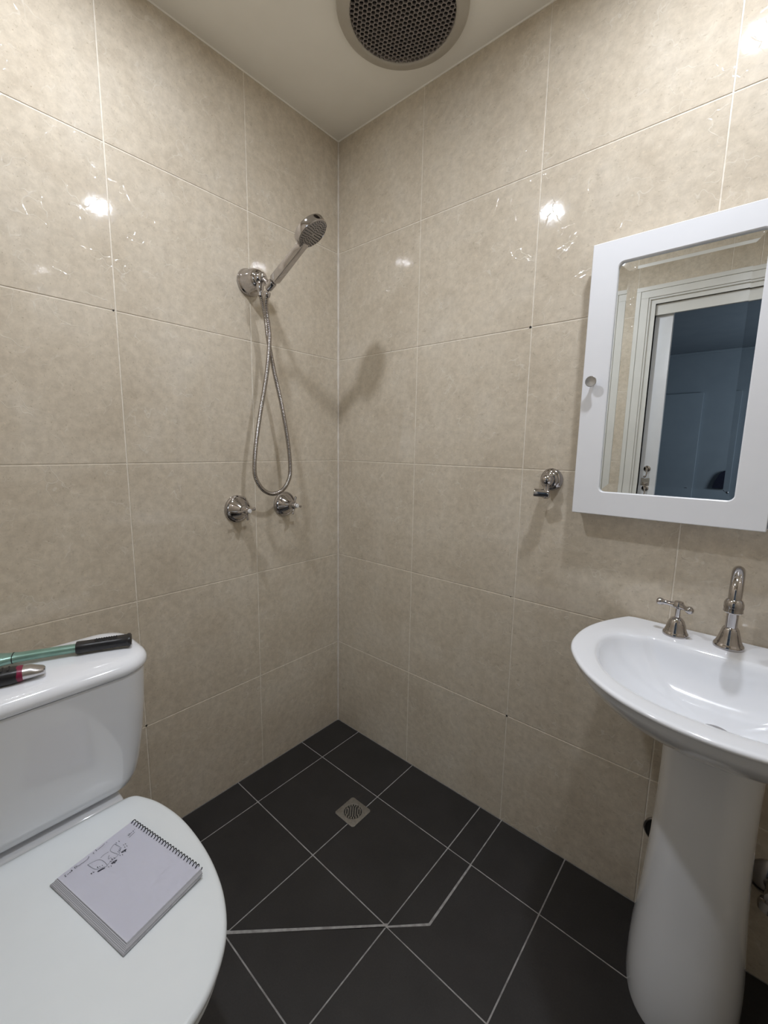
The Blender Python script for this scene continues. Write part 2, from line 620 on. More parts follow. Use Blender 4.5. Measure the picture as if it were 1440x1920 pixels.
# ------------------------------------------------------------------ rear door
bm = bmesh.new()
AY = RY + 0.0005


def architrave(bm, x0, x1, z1, w, y0, y1):
    # stepped moulding: outer flat, groove, raised inner bead
    for (a, b, t) in ((0.0, 0.30, 0.60), (0.30, 0.36, 0.35), (0.36, 0.86, 1.0), (0.86, 1.0, 0.72)):
        oa, ob = w * (1 - a), w * (1 - b)
        yt = y0 + (y1 - y0) * t
        box(bm, (x0 - oa, y0, 0), (x0 - ob, yt, z1 + ob), 0.0012, 1)
        box(bm, (x1 + ob, y0, 0), (x1 + oa, yt, z1 + ob), 0.0012, 1)
        box(bm, (x0 - oa, y0, z1 + ob), (x1 + oa, yt, z1 + oa), 0.0012, 1)


architrave(bm, 0.792, 1.584, 2.043, 0.072, AY, AY + 0.018)
struct('trim_3', bm, DOORM)
bm = bmesh.new()    # jamb linings and lowered track cover
box(bm, (0.790, RY - OUT, 0), (DX0, AY + 0.004, 2.046))
box(bm, (DX1, RY - OUT, 0), (1.586, AY + 0.004, 2.046))
box(bm, (DX0, RY - OUT, DZ), (DX1, AY + 0.004, 2.046))
box(bm, (DX0, RY - 0.028, 1.965), (DX1, RY - 0.012, DZ))
box(bm, (DX0, RY - OUT, 1.985), (DX1, RY - 0.072, DZ))
struct('trim_4', bm, DOORM)

dl = thing('door_1', '', '', (0.86, RY - 0.05, 0))
del dl['label'], dl['category']
dl['kind'] = 'structure'
bm = bmesh.new()
LW0, LW1 = 0.792 - 0.86, 0.897 - 0.86
box(bm, (LW0, -0.017, 0.01), (LW1, 0.017, 1.985), 0.002, 2)
put('door_panel', bm, LEAFM, dl)
bm = bmesh.new()
lx, lz = -0.013, 1.040
box(bm, (lx - 0.021, 0.0168, lz - 0.045), (lx + 0.021, 0.0200, lz + 0.045), 0.001, 1)
put('latch_plate', bm, STEEL, dl)
bm = bmesh.new()
box(bm, (lx - 0.013, 0.0195, lz - 0.036), (lx + 0.013, 0.0245, lz + 0.022), 0.002, 2)
box(bm, (lx - 0.009, 0.0235, lz + 0.008), (lx + 0.009, 0.0300, lz + 0.014), 0.002, 2)
put('latch_slide', bm, HOSEM, dl)
bm = bmesh.new()
lathe(bm, [(0.017, 0.0), (0.017, 0.003), (0.009, 0.006), (0.006, 0.014)], (lx + 0.004, 0.017, lz + 0.098), (0, 1, 0), 24)
tube(bm, catmull([(lx + 0.004, 0.030, lz + 0.096), (lx + 0.006, 0.031, lz + 0.075), (lx + 0.002, 0.031, lz + 0.055), (lx - 0.006, 0.031, lz + 0.050), (lx - 0.004, 0.031, lz + 0.058)], 5), 0.0034, 8)
put('cabin_hook', bm, CHROME, dl)

# ------------------------------------------------------------------ room beyond the door
FY = -5.2
bm = bmesh.new()
box(bm, (-1.4, FY - 0.08, 0), (2.7, FY, 2.4))
struct('wall_far', bm, BLUEW)
bm = bmesh.new()
box(bm, (-1.48, FY - 0.08, 0), (-1.4, RY - OUT, 2.4))
struct('wall_far_left', bm, BLUEW)
bm = bmesh.new()
box(bm, (2.7, FY - 0.08, 0), (2.78, RY - OUT, 2.4))
struct('wall_far_right', bm, BLUEW)
bm = bmesh.new()
box(bm, (-1.48, FY - 0.08, 2.4), (2.78, RY - OUT, 2.46))
struct('ceiling_far', bm, BLUEC)
bm = bmesh.new()
box(bm, (-1.48, FY - 0.08, -0.06), (2.78, RY - OUT, -0.001))
struct('floor_far', bm, CARPET)
bm = bmesh.new()
for a, b, c, d in ((-1.4, 0.792, 0, 2.4), (1.584, 2.7, 0, 2.4), (0.792, 1.584, 2.043, 2.4)):
    box(bm, (a, RY - OUT - 0.012, c), (b, RY - OUT - 0.0005, d))
struct('wall_far_front', bm, BLUEW)
bm = bmesh.new()
box(bm, (-1.4, FY, 2.375), (2.7, FY + 0.025, 2.40), 0.004, 1)
struct('trim_5', bm, BLUEW)
fd = thing('door_2', '', '', (0.37, FY, 0))
del fd['label'], fd['category']
fd['kind'] = 'structure'
bm = bmesh.new()
box(bm, (-0.40, 0.0, 0.0), (0.40, 0.035, 1.93), 0.003, 1)
put('door_panel', bm, FARDOOR, fd)
bm = bmesh.new()
lathe(bm, [(0.026, 0.0), (0.026, 0.008), (0.011, 0.012), (0.011, 0.05)], (0.335, 0.035, 0.79), (0, 1, 0), 24)
tube(bm, [(0.335, 0.08, 0.79), (0.30, 0.085, 0.792), (0.22, 0.085, 0.79)], 0.009, 10)
put('door_handle', bm, CHROME, fd)
bm = bmesh.new()
lathe(bm, [(0.012, 0.0), (0.012, 0.02), (0.006, 0.024)], (0.385, 0.035, 0.785), (0, 1, 0), 16)
put('door_lock', bm, CHROME, fd)
# dark cloth cap on a wall knob
hk = thing('coat_hook', 'small chrome coat hook in the dark room, at lower right of the mirror view', 'hook', (1.105, FY, 0.80))
bm = bmesh.new()
lathe(bm, [(0.03, 0.0), (0.03, 0.01), (0.012, 0.016), (0.012, 0.05), (0.034, 0.07), (0.03, 0.085), (0.004, 0.09)], (0, 0, 0), (0, 1, 0), 24)
put('knob_body', bm, CHROME, hk)
bm = bmesh.new()
q = [Vector((1.085, 0, 0.83))] + [Vector((1.085 - 0.12 * math.sin(a) * (1 + 0.05 * math.sin(5 * a)), 0, 0.83 + 0.21 * math.cos(a))) for a in [i * PI / 2 / 14 for i in range(15)]]
rings(bm, [[p + Vector((0, FY + 0.005, 0)) for p in q], [p + Vector((0, FY + 0.05, 0)) for p in q]])
o = put('hanging_cloth', bm, NAVY)
tag(o, 'dark navy cloth hanging in the dark room, seen low in the mirror', 'cloth')

# ------------------------------------------------------------------ downlights
for i, (L, lab) in enumerate(((L1, 'round white recessed downlight above the basin side'), (L2, 'round white recessed downlight nearer the toilet'))):
    t = thing('downlight', lab, 'light', (L[0], L[1], H), group='recessed ceiling downlights')
    bm = bmesh.new()
    n = 40
    prof = [(0.046, -0.001), (0.046, -0.004), (0.060, -0.005), (0.062, -0.001)]
    rs = [[Vector((r * math.cos(2 * PI * k / n), r * math.sin(2 * PI * k / n), h)) for k in range(n)] for r, h in prof]
    rings(bm, rs, False, False)
    put('trim_ring', bm, CABM, t)
    bm = bmesh.new()
    lathe(bm, [(0.045, -0.003), (0.045, -0.001)], seg=32)
    put('lens', bm, LENS, t)

# ------------------------------------------------------------------ exhaust fan
FC = (0.492, -0.232)
fan = thing('exhaust_fan', 'round grey-beige ceiling exhaust fan with honeycomb mesh', 'exhaust fan', (FC[0], FC[1], H))
bm = bmesh.new()
n = 96
prof = [(0.171, 0.0), (0.1725, -0.008), (0.170, -0.013), (0.165, -0.015), (0.146, -0.020), (0.141, -0.0215), (0.138, -0.019), (0.138, -0.002)]
rings(bm, [[Vector((r * math.cos(2 * PI * k / n), r * math.sin(2 * PI * k / n), h)) for k in range(n)] for r, h in prof], False, False)
put('fan_ring', bm, FANM, fan, angle=60)
bm = bmesh.new()
lathe(bm, [(0.139, -0.003), (0.139, -0.0005)], seg=64)
put('fan_housing', bm, DARK, fan)
bm = bmesh.new()
pitch, zt, zb = 0.0126, -0.0140, -0.0185
RR = 0.1385
rows_n = int(RR * 2 / (pitch * 0.866)) + 2
wl = 0.0010
hexes = []
for j in range(-rows_n // 2, rows_n // 2 + 1):
    for i in range(-14, 15):
        cx, cy = (i + 0.5 * (j % 2)) * pitch, j * pitch * 0.866
        if math.hypot(cx, cy) < RR + 0.004:
            hexes.append((cx, cy))
rotg = math.radians(20)
cr, sr = math.cos(rotg), math.sin(rotg)


def rim(p):
    d = math.hypot(*p)
    if d > RR:
        p = (p[0] * RR / d, p[1] * RR / d)
    return p


for (cx, cy) in hexes:
    Ro = pitch / math.sqrt(3)
    Ri = Ro - wl / 0.866 / 1.35
    o_, i_ = [], []
    for k in range(6):
        a = PI / 6 + k * PI / 3
        po = rim((cx + Ro * math.cos(a), cy + Ro * math.sin(a)))
        pi_ = rim((cx + Ri * math.cos(a), cy + Ri * math.sin(a)))
        o_.append((po[0] * cr - po[1] * sr, po[0] * sr + po[1] * cr))
        i_.append((pi_[0] * cr - pi_[1] * sr, pi_[0] * sr + pi_[1] * cr))
    vb = [bm.verts.new((x, y, zb)) for x, y in o_]
    vi = [bm.verts.new((x, y, zb)) for x, y in i_]
    vt = [bm.verts.new((x, y, zt)) for x, y in i_]
    for k in range(6):
        l = (k + 1) % 6
        bm.faces.new((vb[k], vb[l], vi[l], vi[k]))
        bm.faces.new((vi[k], vi[l], vt[l], vt[k]))
put('fan_grille', bm, MESHM, fan, smooth=False)

# ------------------------------------------------------------------ shower
br = thing('shower_bracket', 'chrome bell-shaped wall bracket holding the hand shower', 'shower bracket', (0.0, -0.40, 1.755))
bm = bmesh.new()
lathe(bm, [(0.041, 0.0), (0.042, 0.004), (0.041, 0.009), (0.038, 0.012), (0.0365, 0.020), (0.0335, 0.040), (0.029, 0.056), (0.0245, 0.064), (0.021, 0.067), (0.017, 0.068)], axis=(1, 0, 0), seg=48)
put('flange', bm, CHROME, br)
bm = bmesh.new()
lathe(bm, [(0.017, 0.062), (0.018, 0.069), (0.015, 0.073), (0.013, 0.075), (0.0145, 0.079), (0.013, 0.087), (0.008, 0.092)], axis=(1, 0, 0), seg=32)
put('swivel', bm, CHROME, br)
bm = bmesh.new()   # hose outlet nut under the swivel
lathe(bm, [(0.007, 0.0), (0.0115, -0.006), (0.0125, -0.016), (0.0115, -0.026), (0.009, -0.032), (0.008, -0.046)], (0.068, -0.001, -0.008), (0.02, -0.05, 1), 24)
put('hose_outlet', bm, CHROME, br)
# clamp ring round the foot of the hand shower
hdir = Vector((0.80, 0.165, 0.577)).normalized()
hn = Vector((0.503, 0.332, -0.798)).normalized()
hs = hdir.cross(hn).normalized()
base = Vector((0.124, 0.001, -0.033))
bm = bmesh.new()
lathe(bm, [(0.0095, -0.016), (0.0125, -0.014), (0.0132, 0.000), (0.0132, 0.010), (0.0120, 0.012), (0.0095, 0.012)], base, hdir, 32)
tube(bm, [(0.076, 0, 0.0), (0.095, 0.001, -0.012), (0.112, 0.001, -0.027)], 0.008, 16)
put('clamp', bm, CHROME, br)

# hand shower: in the clamp, lifts out -> own thing
BW = Vector((0.0, -0.40, 1.755))
hsw = thing('hand_shower', 'chrome hand shower head with a flat handle, resting in the wall bracket', 'hand shower', tuple(BW + base))
bm = bmesh.new()
L = 0.170
secs = []
for t, wd, tk in ((-0.020, 0.0075, 0.0075), (0.012, 0.009, 0.009), (0.017, 0.0095, 0.0065), (0.022, 0.0125, 0.0075), (0.08, 0.0120, 0.0072), (0.13, 0.0110, 0.0070), (0.150, 0.0112, 0.0068), (0.165, 0.0135, 0.0060)):
    pw = 2.0 if t < 0.015 else 14.0
    if t > 0.015:
        wd, tk = wd * 1.14, tk * 1.55
    ring = []
    for k in range(28):
        a = 2 * PI * k / 28
        c, s = math.cos(a), math.sin(a)
        x = wd * math.copysign(abs(c) ** (2 / pw), c)
        y = tk * math.copysign(abs(s) ** (2 / pw), s)
        ring.append(hdir * t + hs * x + hn * y)
    secs.append(ring)
rings(bm, secs)
put('handle', bm, CHROME, hsw, angle=35)
hc = hdir * 0.201 + Vector((-0.0045, -0.004, 0.001))
HR = 0.050
bm = bmesh.new()
lathe(bm, [(0.001, -0.011), (HR * 0.90, -0.011), (HR * 0.975, -0.0095), (HR, -0.006), (HR, 0.008), (HR * 0.985, 0.0105), (HR * 0.95, 0.0115), (HR * 0.93, 0.010)], hc, hn, 64)
put('shower_head', bm, CHROME, hsw)
bm = bmesh.new()
lathe(bm, [(0.001, 0.009), (HR * 0.93, 0.009), (HR * 0.93, 0.0105), (HR * 0.90, 0.0112), (0.001, 0.0115)], hc, hn, 48)
put('spray_face', bm, speckle(mat('spray_face_grey', (0.33, 0.31, 0.30), 0.3, 0.4), (0.34, 0.32, 0.31), (0.30, 0.28, 0.27), 60), hsw)
bm = bmesh.new()
xx, yy, _ = basis(hn)
for rr_, cnt in ((0.008, 6), (0.015, 12), (0.022, 18), (0.029, 22), (0.036, 28), (0.042, 32)):
    for k in range(cnt):
        a = 2 * PI * (k + 0.3 * rr_ * 100) / cnt
        c = hc + xx * rr_ * math.cos(a) + yy * rr_ * math.sin(a)
        lathe(bm, [(0.0016, 0.0108), (0.0013, 0.0128)], c, hn, 6)
o = put('spray_nozzles', bm, RUBBER, hsw)
o['kind'] = 'stuff'

hp = [(0.108, -0.4032, 1.6985), (0.094, -0.3975, 1.675), (0.0845, -0.3895, 1.645), (0.082, -0.3826, 1.6137), (0.078, -0.3772, 1.5662), (0.075, -0.3881, 1.4648), (0.073, -0.417, 1.3266), (0.072, -0.4356, 1.2229),
      (0.072, -0.4418, 1.1535), (0.072, -0.4349, 1.1181), (0.072, -0.4115, 1.0848), (0.072, -0.3761, 1.0679), (0.072, -0.3364, 1.0763), (0.072, -0.3086, 1.1067),
      (0.072, -0.2986, 1.1497), (0.072, -0.3058, 1.2427), (0.070, -0.3283, 1.3681), (0.067, -0.3522, 1.4704), (0.060, -0.3683, 1.5702), (0.058, -0.3752, 1.6353), (0.062, -0.3880, 1.6815), (0.067, -0.3985, 1.7030)]
bm = bmesh.new()
path = resample(catmull(hp, 14), 0.0013)
tube(bm, path, lambda i, n: (0.0073, 0.0073, 0.0062, 0.0062)[i % 4], 12)
o = put('shower_hose', bm, HOSEM, angle=80)
tag(o, 'ribbed metal shower hose hanging in a long loop below the hand shower', 'hose')
bm = bmesh.new()
lathe(bm, [(0.0095, 0.0), (0.0105, 0.004), (0.0105, 0.012), (0.0085, 0.016)], (0.1035, -0.4015, 1.6905), (0.55, 0.0, 1.0), 20)
hn_o = put('hose_nut', bm, CHROME, o)


# shower taps with four-armed handles
def wall_tap(y, z, label, tilt):
    t = thing('shower_tap', label, 'tap', (0, y, z), group='shower taps on the left wall')
    bm = bmesh.new()
    lathe(bm, [(0.046, 0.0), (0.0465, 0.003), (0.045, 0.006), (0.041, 0.0075), (0.0395, 0.0065), (0.0375, 0.0075), (0.033, 0.014), (0.024, 0.027), (0.0165, 0.036), (0.013, 0.040)], axis=(1, 0, 0), seg=56)
    put('flange', bm, CHROME, t)
    bm = bmesh.new()
    lathe(bm, [(0.009, 0.036), (0.012, 0.041), (0.0155, 0.047), (0.0165, 0.053), (0.0150, 0.060), (0.0115, 0.066), (0.0092, 0.069), (0.0090, 0.0755), (0.0075, 0.078)], axis=(1, 0, 0), seg=36)
    for k in range(4):
        a = tilt + k * PI / 2
        dv = Vector((0, math.cos(a), math.sin(a)))
        c = Vector((0.0615, 0, 0))
        tube(bm, [c + dv * 0.008, c + dv * 0.015, c + dv * 0.022, c + dv * 0.027, c + dv * 0.031, c + dv * 0.033], lambda i, n: (0.0048, 0.0036, 0.0034, 0.0048, 0.0044, 0.0022)[i], 12)
    put('tap_handle', bm, CHROME, t)
    bm = bmesh.new()
    lathe(bm, [(0.0072, 0.0765), (0.0072, 0.0800), (0.0060, 0.0815), (0.001, 0.0820)], axis=(1, 0, 0), seg=24)
    put('index_button', bm, CERAM, t)
    return t


wall_tap(-0.468, 1.018, 'chrome cross-handle shower tap, the one further left from the corner', 0.08)
wall_tap(-0.275, 1.018, 'chrome cross-handle shower tap nearer the corner, behind the hose loop', -0.22)

# hand-shower hook on the back wall
hk = thing('wall_hook', 'small chrome round wall hook with a short barrel holder beside the cabinet', 'wall hook', (0.883, 0, 1.150))
bm = bmesh.new()
lathe(bm, [(0.031, 0.0), (0.0315, 0.004), (0.029, 0.007), (0.028, 0.0085), (0.0285, 0.0105), (0.026, 0.0130), (0.023, 0.0145), (0.0225, 0.0175), (0.019, 0.0205), (0.013, 0.0225)], axis=(0, -1, 0), seg=44)
put('flange', bm, CHROME, hk)
bm = bmesh.new()
ball(bm, (0, -0.036, 0), 0.0175, 28, axis=(0, -1, 0))
put('ball_joint', bm, CHROME, hk)
bm = bmesh.new()
lathe(bm, [(0.0085, -0.010), (0.0075, -0.016), (0.0080, -0.026), (0.0105, -0.030), (0.0105, -0.048), (0.007, -0.051)], (0.001, -0.042, 0.0), (0, 0, 1), 24)
put('stem', bm, CHROME, hk)
bm = bmesh.new()
hx = Vector((-0.93, -0.36, 0.06)).normalized()
lathe(bm, [(0.0095, -0.012), (0.0115, -0.010), (0.0115, 0.026), (0.0105, 0.028), (0.0070, 0.0282)], (-0.002, -0.045, -0.037), hx, 28)
put('barrel', bm, CHROME, hk)

# ------------------------------------------------------------------ mirror cabinet
CY = -0.051
cab = thing('mirror_cabinet', 'white shallow mirror cabinet with routed frame doors above the basin', 'cabinet', (1.348, 0, 1.0))
bm = bmesh.new()
box(bm, (-0.386, -0.031, 0.074), (0.386, -0.0015, 0.720), 0.001, 1)
put('cabinet_body', bm, CABM, cab)


def rrect(x0, x1, z0, z1, r, n=6):
    pts = []
    for cx, cz, a0 in ((x1 - r, z1 - r, 0), (x0 + r, z1 - r, PI / 2), (x0 + r, z0 + r, PI), (x1 - r, z0 + r, 3 * PI / 2)):
        for k in range(n + 1):
            a = a0 + k * PI / 2 / n
            pts.append((cx + r * math.cos(a), cz + r * math.sin(a)))
    return pts


def cab_door(x0, x1, gx0, gx1, kx):
    z0, z1, gz0, gz1 = 0.0705, 0.7255, 0.130, 0.672
    yf, yb = CY, -0.0325
    bm = bmesh.new()
    n = 7
    loops = []
    for (a0, a1, b0, b1, r, y) in (
            (x0 + 0.0, x1 - 0.0, z0, z1, 0.0015, yb),
            (x0, x1, z0, z1, 0.0015, yf + 0.0015),
            (x0 + 0.0015, x1 - 0.0015, z0 + 0.0015, z1 - 0.0015, 0.0015, yf),
            (gx0 - 0.0022, gx1 + 0.0022, gz0 - 0.0022, gz1 + 0.0022, 0.0142, yf),
            (gx0, gx1, gz0, gz1, 0.012, yf + 0.0016),
            (gx0, gx1, gz0, gz1, 0.012, yf + 0.0095),
            (gx0, gx1, gz0, gz1, 0.012, yb)):
        loops.append([Vector((px, y, pz)) for px, pz in rrect(a0, a1, b0, b1, r, n)])
    rings(bm, loops + [loops[0]], False, False)
    bmesh.ops.remove_doubles(bm, verts=bm.verts, dist=1e-6)
    d = put('door', bm, CABM, cab, angle=30)
    # bevelled mirror glass: flat centre, border tipped by 2 degrees
    bw, lift = 0.021, 0.021 * math.tan(math.radians(2.3))
    ym = yf + 0.0090
    bm = bmesh.new()
    O = [(gx0 - 0.004, gz0 - 0.004), (gx1 + 0.004, gz0 - 0.004), (gx1 + 0.004, gz1 + 0.004), (gx0 - 0.004, gz1 + 0.004)]
    I = [(gx0 + bw, gz0 + bw), (gx1 - bw, gz0 + bw), (gx1 - bw, gz1 - bw), (gx0 + bw, gz1 - bw)]
    vo = [bm.verts.new((a, ym - lift, b)) for a, b in O]
    vi = [bm.verts.new((a, ym, b)) for a, b in I]
    vb = [bm.verts.new((a, ym + 0.004, b)) for a, b in O]
    bm.faces.new(vi)
    for k in range(4):
        l = (k + 1) % 4
        bm.faces.new((vo[k], vo[l], vi[l], vi[k]))
        bm.faces.new((vb[k], vb[l], vo[l], vo[k]))
    bm.faces.new(vb)
    put('mirror_glass', bm, MIRROR, d, smooth=False)
    bm = bmesh.new()
    lathe(bm, [(0.0060, 0.0), (0.0045, 0.003), (0.0045, 0.012), (0.0085, 0.017), (0.0128, 0.0205), (0.0130, 0.0222), (0.0120, 0.0232), (0.001, 0.0218)], (kx, yf, 0.401), (0, -1, 0), 36)
    put('knob', bm, STEEL, d)
    return d


cab_door(-0.389, -0.0015, -0.329, -0.060, -0.363)
cab_door(0.0015, 0.389, 0.060, 0.329, 0.363)

# ------------------------------------------------------------------ basin and pedestal
BX = 1.313
half = [(0.0, -0.004), (-0.11, -0.004), (-0.190, -0.004), (-0.207, -0.010), (-0.246, -0.088), (-0.266, -0.155), (-0.271, -0.225), (-0.262, -0.285), (-0.236, -0.340), (-0.198, -0.391), (-0.146, -0.434), (-0.098, -0.457), (-0.05, -0.470), (0.0, -0.474)]
inner = [(0.0, -0.122), (-0.05, -0.121), (-0.10, -0.118), (-0.138, -0.118), (-0.150, -0.128), (-0.163, -0.134), (-0.186, -0.139), (-0.206, -0.160), (-0.218, -0.200), (-0.216, -0.250), (-0.198, -0.310), (-0.165, -0.360), (-0.120, -0.395), (-0.06, -0.416), (0.0, -0.421)]


def mirror_closed(hf):
    return hf + [(-x, y) for x, y in reversed(hf[1:-1])]


def polar(outline, cen, n, smooth_it=4):
    """radius of a closed outline seen from cen at n angles"""
    P = [(p.x, p.y) for p in catmull([(x, y, 0) for x, y in outline], smooth_it, True)]
    out = []
    for k in range(n):
        a = 2 * PI * k / n
        dx, dy = math.cos(a), math.sin(a)
        best = None
        for i in range(len(P)):
            x1, y1 = P[i][0] - cen[0], P[i][1] - cen[1]
            x2, y2 = P[(i + 1) % len(P)][0] - cen[0], P[(i + 1) % len(P)][1] - cen[1]
            ex_, ey_ = x2 - x1, y2 - y1
            den = dx * ey_ - dy * ex_
            if abs(den) < 1e-12:
                continue
            t = (x1 * ey_ - y1 * ex_) / den
            s = (x1 * dy - y1 * dx) / den
            if t > 0 and -1e-6 <= s <= 1 + 1e-6:
                best = t if best is None else max(best, t)
        out.append(best if best else 0.1)
    return out


NB = 144
cen = (0.0, -0.255)
ro = polar(mirror_closed(half), cen, NB)
ri = polar(mirror_closed(inner), cen, NB, 6)


def ringat(f, z, shift=(0, 0)):
    out = []
    for k in range(NB):
        a = 2 * PI * k / NB
        r = f(k)
        zz = z(k) if callable(z) else z
        out.append(Vector((cen[0] + shift[0] + r * math.cos(a), min(cen[1] + shift[1] + r * math.sin(a), -0.003), zz)))
    return out


def lerp(a, b, t):
    return a + (b - a) * t


basin = thing('pedestal_basin', 'white ceramic wash basin with rounded front on a pedestal', 'basin', (BX, 0, 0))
ZR = 0.810
bm = bmesh.new()
# underside from the pedestal up to the rim, over it and down into the bowl
pr_ = (0.098, 0.098)


def under(t, z, sh):
    # t=1 outer outline, t=0 small ellipse at the pedestal neck
    def f(k):
        a = 2 * PI * k / NB
        e_ = 0.092 * (1 / math.sqrt((math.cos(a) / 1.0) ** 2 + (math.sin(a) / 1.0) ** 2))
        return lerp(e_, ro[k], t)
    return ringat(f, z, (0, sh))


R_ = []
R_.append(under(0.0, 0.668, 0.110))
R_.append(under(0.02, 0.677, 0.108))
R_.append(under(0.14, 0.683, 0.088))
R_.append(under(0.32, 0.696, 0.060))
R_.append(under(0.50, 0.713, 0.038))
R_.append(under(0.66, 0.732, 0.021))
R_.append(under(0.79, 0.752, 0.009))
R_.append(under(0.89, 0.772, 0.003))
R_.append(under(0.955, 0.789, 0.0))
R_.append(ringat(lambda k: ro[k] - 0.0042, 0.7985))
R_.append(ringat(lambda k: ro[k] - 0.0012, 0.8020))
R_.append(ringat(lambda k: ro[k], 0.8048))
R_.append(ringat(lambda k: ro[k] - 0.0008, 0.8076))
R_.append(ringat(lambda k: ro[k] - 0.0028, 0.8096))
R_.append(ringat(lambda k: ro[k] - 0.0055, ZR + 0.0003))
R_.append(ringat(lambda k: ro[k] - 0.0100, ZR + 0.0004))
R_.append(ringat(lambda k: lerp(ro[k] - 0.010, ri[k] + 0.010, 0.5), ZR))
R_.append(ringat(lambda k: ri[k] + 0.010, ZR - 0.0005))
R_.append(ringat(lambda k: ri[k] + 0.004, ZR - 0.0018))
R_.append(ringat(lambda k: ri[k], ZR - 0.0055))
R_.append(ringat(lambda k: ri[k] - 0.004, ZR - 0.0130))
R_.append(ringat(lambda k: ri[k] - 0.007, ZR - 0.022))
for s_, dz in ((0.93, 0.038), (0.87, 0.058), (0.79, 0.076), (0.68, 0.090), (0.54, 0.099), (0.36, 0.105), (0.18, 0.108), (0.085, 0.109)):
    R_.append(ringat(lambda k, s_=s_: lerp(0.10, ri[k], min(1, s_ + 0.05)) * s_, ZR - dz, (0, 0.02 * (1 - s_))))
rings(bm, R_, True, True)
put('bowl', bm, PORC, basin, angle=55)
bm = bmesh.new()
lathe(bm, [(0.022, 0.0), (0.0225, 0.0015), (0.018, 0.0025), (0.010, 0.0010)], (0, -0.237, ZR - 0.1095), (0, 0, 1), 28)
put('drain', bm, CHROME, basin)
# pedestal: U-shaped column open to the wall
bm = bmesh.new()


def pedring(a, f, z, back=-0.035):
    out = []
    n = 56
    for k in range(n):
        th = 2 * PI * k / n
        c, s = math.cos(th), math.sin(th)
        x = a * math.copysign(abs(c) ** 0.86, c)
        cy = -0.12
        if s < 0:
            y = cy + (f - cy) * abs(s) ** 0.86
        else:
            y = cy + (back - cy) * abs(s) ** 0.5
        out.append(Vector((x, y, z)))
    return out


prs = [(0.107, -0.283, 0.0), (0.1085, -0.285, 0.01), (0.1085, -0.285, 0.06), (0.107, -0.281, 0.11), (0.102, -0.268, 0.18), (0.0965, -0.254, 0.26), (0.092, -0.245, 0.35), (0.089, -0.238, 0.45), (0.0885, -0.236, 0.55), (0.090, -0.238, 0.62), (0.093, -0.242, 0.690)]
rings(bm, [pedring(*q) for q in prs])
put('pedestal', bm, PORC, basin, angle=60)

# chrome tap (left) with lever arms
TX, TY = 1.216, -0.062


def basin_tap(x, label, mirror=1):
    t = thing('basin_tap', label, 'tap', (x, TY, ZR - 0.001), group='basin taps')
    bm = bmesh.new()
    lathe(bm, [(0.0255, 0.0), (0.0260, 0.004), (0.0245, 0.0085), (0.0225, 0.0105), (0.0222, 0.013), (0.0205, 0.016), (0.0185, 0.026), (0.0150, 0.036), (0.0100, 0.042), (0.0060, 0.044)], seg=44)
    put('tap_base', bm, CHROME, t)
    bm = bmesh.new()
    lathe(bm, [(0.0052, 0.042), (0.0052, 0.064), (0.0085, 0.066), (0.0120, 0.070), (0.0120, 0.074), (0.0095, 0.078), (0.0085, 0.081), (0.001, 0.082)], seg=30)
    for (ax, ay, ln) in ((-1.0, 0.10, 0.040), (0.72, -0.70, 0.034)):
        dv = Vector((ax * mirror, ay, 0)).normalized()
        c = Vector((0, 0, 0.072))
        tube(bm, [c + dv * q for q in (0.008, 0.014, 0.020, ln - 0.011, ln - 0.006, ln - 0.001, ln + 0.003, ln + 0.005)],
             lambda i, n: (0.0075, 0.0060, 0.0052, 0.0056, 0.0080, 0.0088, 0.0066, 0.0018)[i], 16)
    put('tap_handle', bm, CHROME, t)
    return t


basin_tap(TX, 'chrome lever basin tap left of the spout')
basin_tap(2 * BX - TX, 'chrome lever basin tap right of the spout', -1)

sp = thing('basin_spout', 'chrome gooseneck spout at the back of the basin', 'spout', (BX, -0.058, ZR - 0.001))
bm = bmesh.new()
lathe(bm, [(0.0275, 0.0), (0.0280, 0.005), (0.0262, 0.0095), (0.0240, 0.0115), (0.0236, 0.0140), (0.0215, 0.018), (0.0180, 0.032), (0.0150, 0.043), (0.0125, 0.047), (0.0100, 0.048)], seg=44)
put('spout_base', bm, CHROME, sp)
bm = bmesh.new()
arc = [(0, 0, 0.04), (0, 0, 0.09), (0, 0, 0.135)]
for k in range(1, 15):
    a = PI * k / 14
    arc.append((0, -0.052 + 0.052 * math.cos(a), 0.135 + 0.048 * math.sin(a)))
arc.append((0, -0.105, 0.122))
tube(bm, arc, lambda i, n: 0.0112 if i > 2 else 0.0108, 24)
put('gooseneck', bm, CHROME, sp)
bm = bmesh.new()
lathe(bm, [(0.0112, 0.016), (0.0135, 0.014), (0.0160, 0.008), (0.0165, 0.001), (0.0155, -0.004), (0.0160, -0.006), (0.0160, -0.009), (0.0140, -0.011), (0.0100, -0.010)], (0, -0.105, 0.122), (0, 0.0, 1), 36)
put('spout_tip', bm, CHROME, sp)

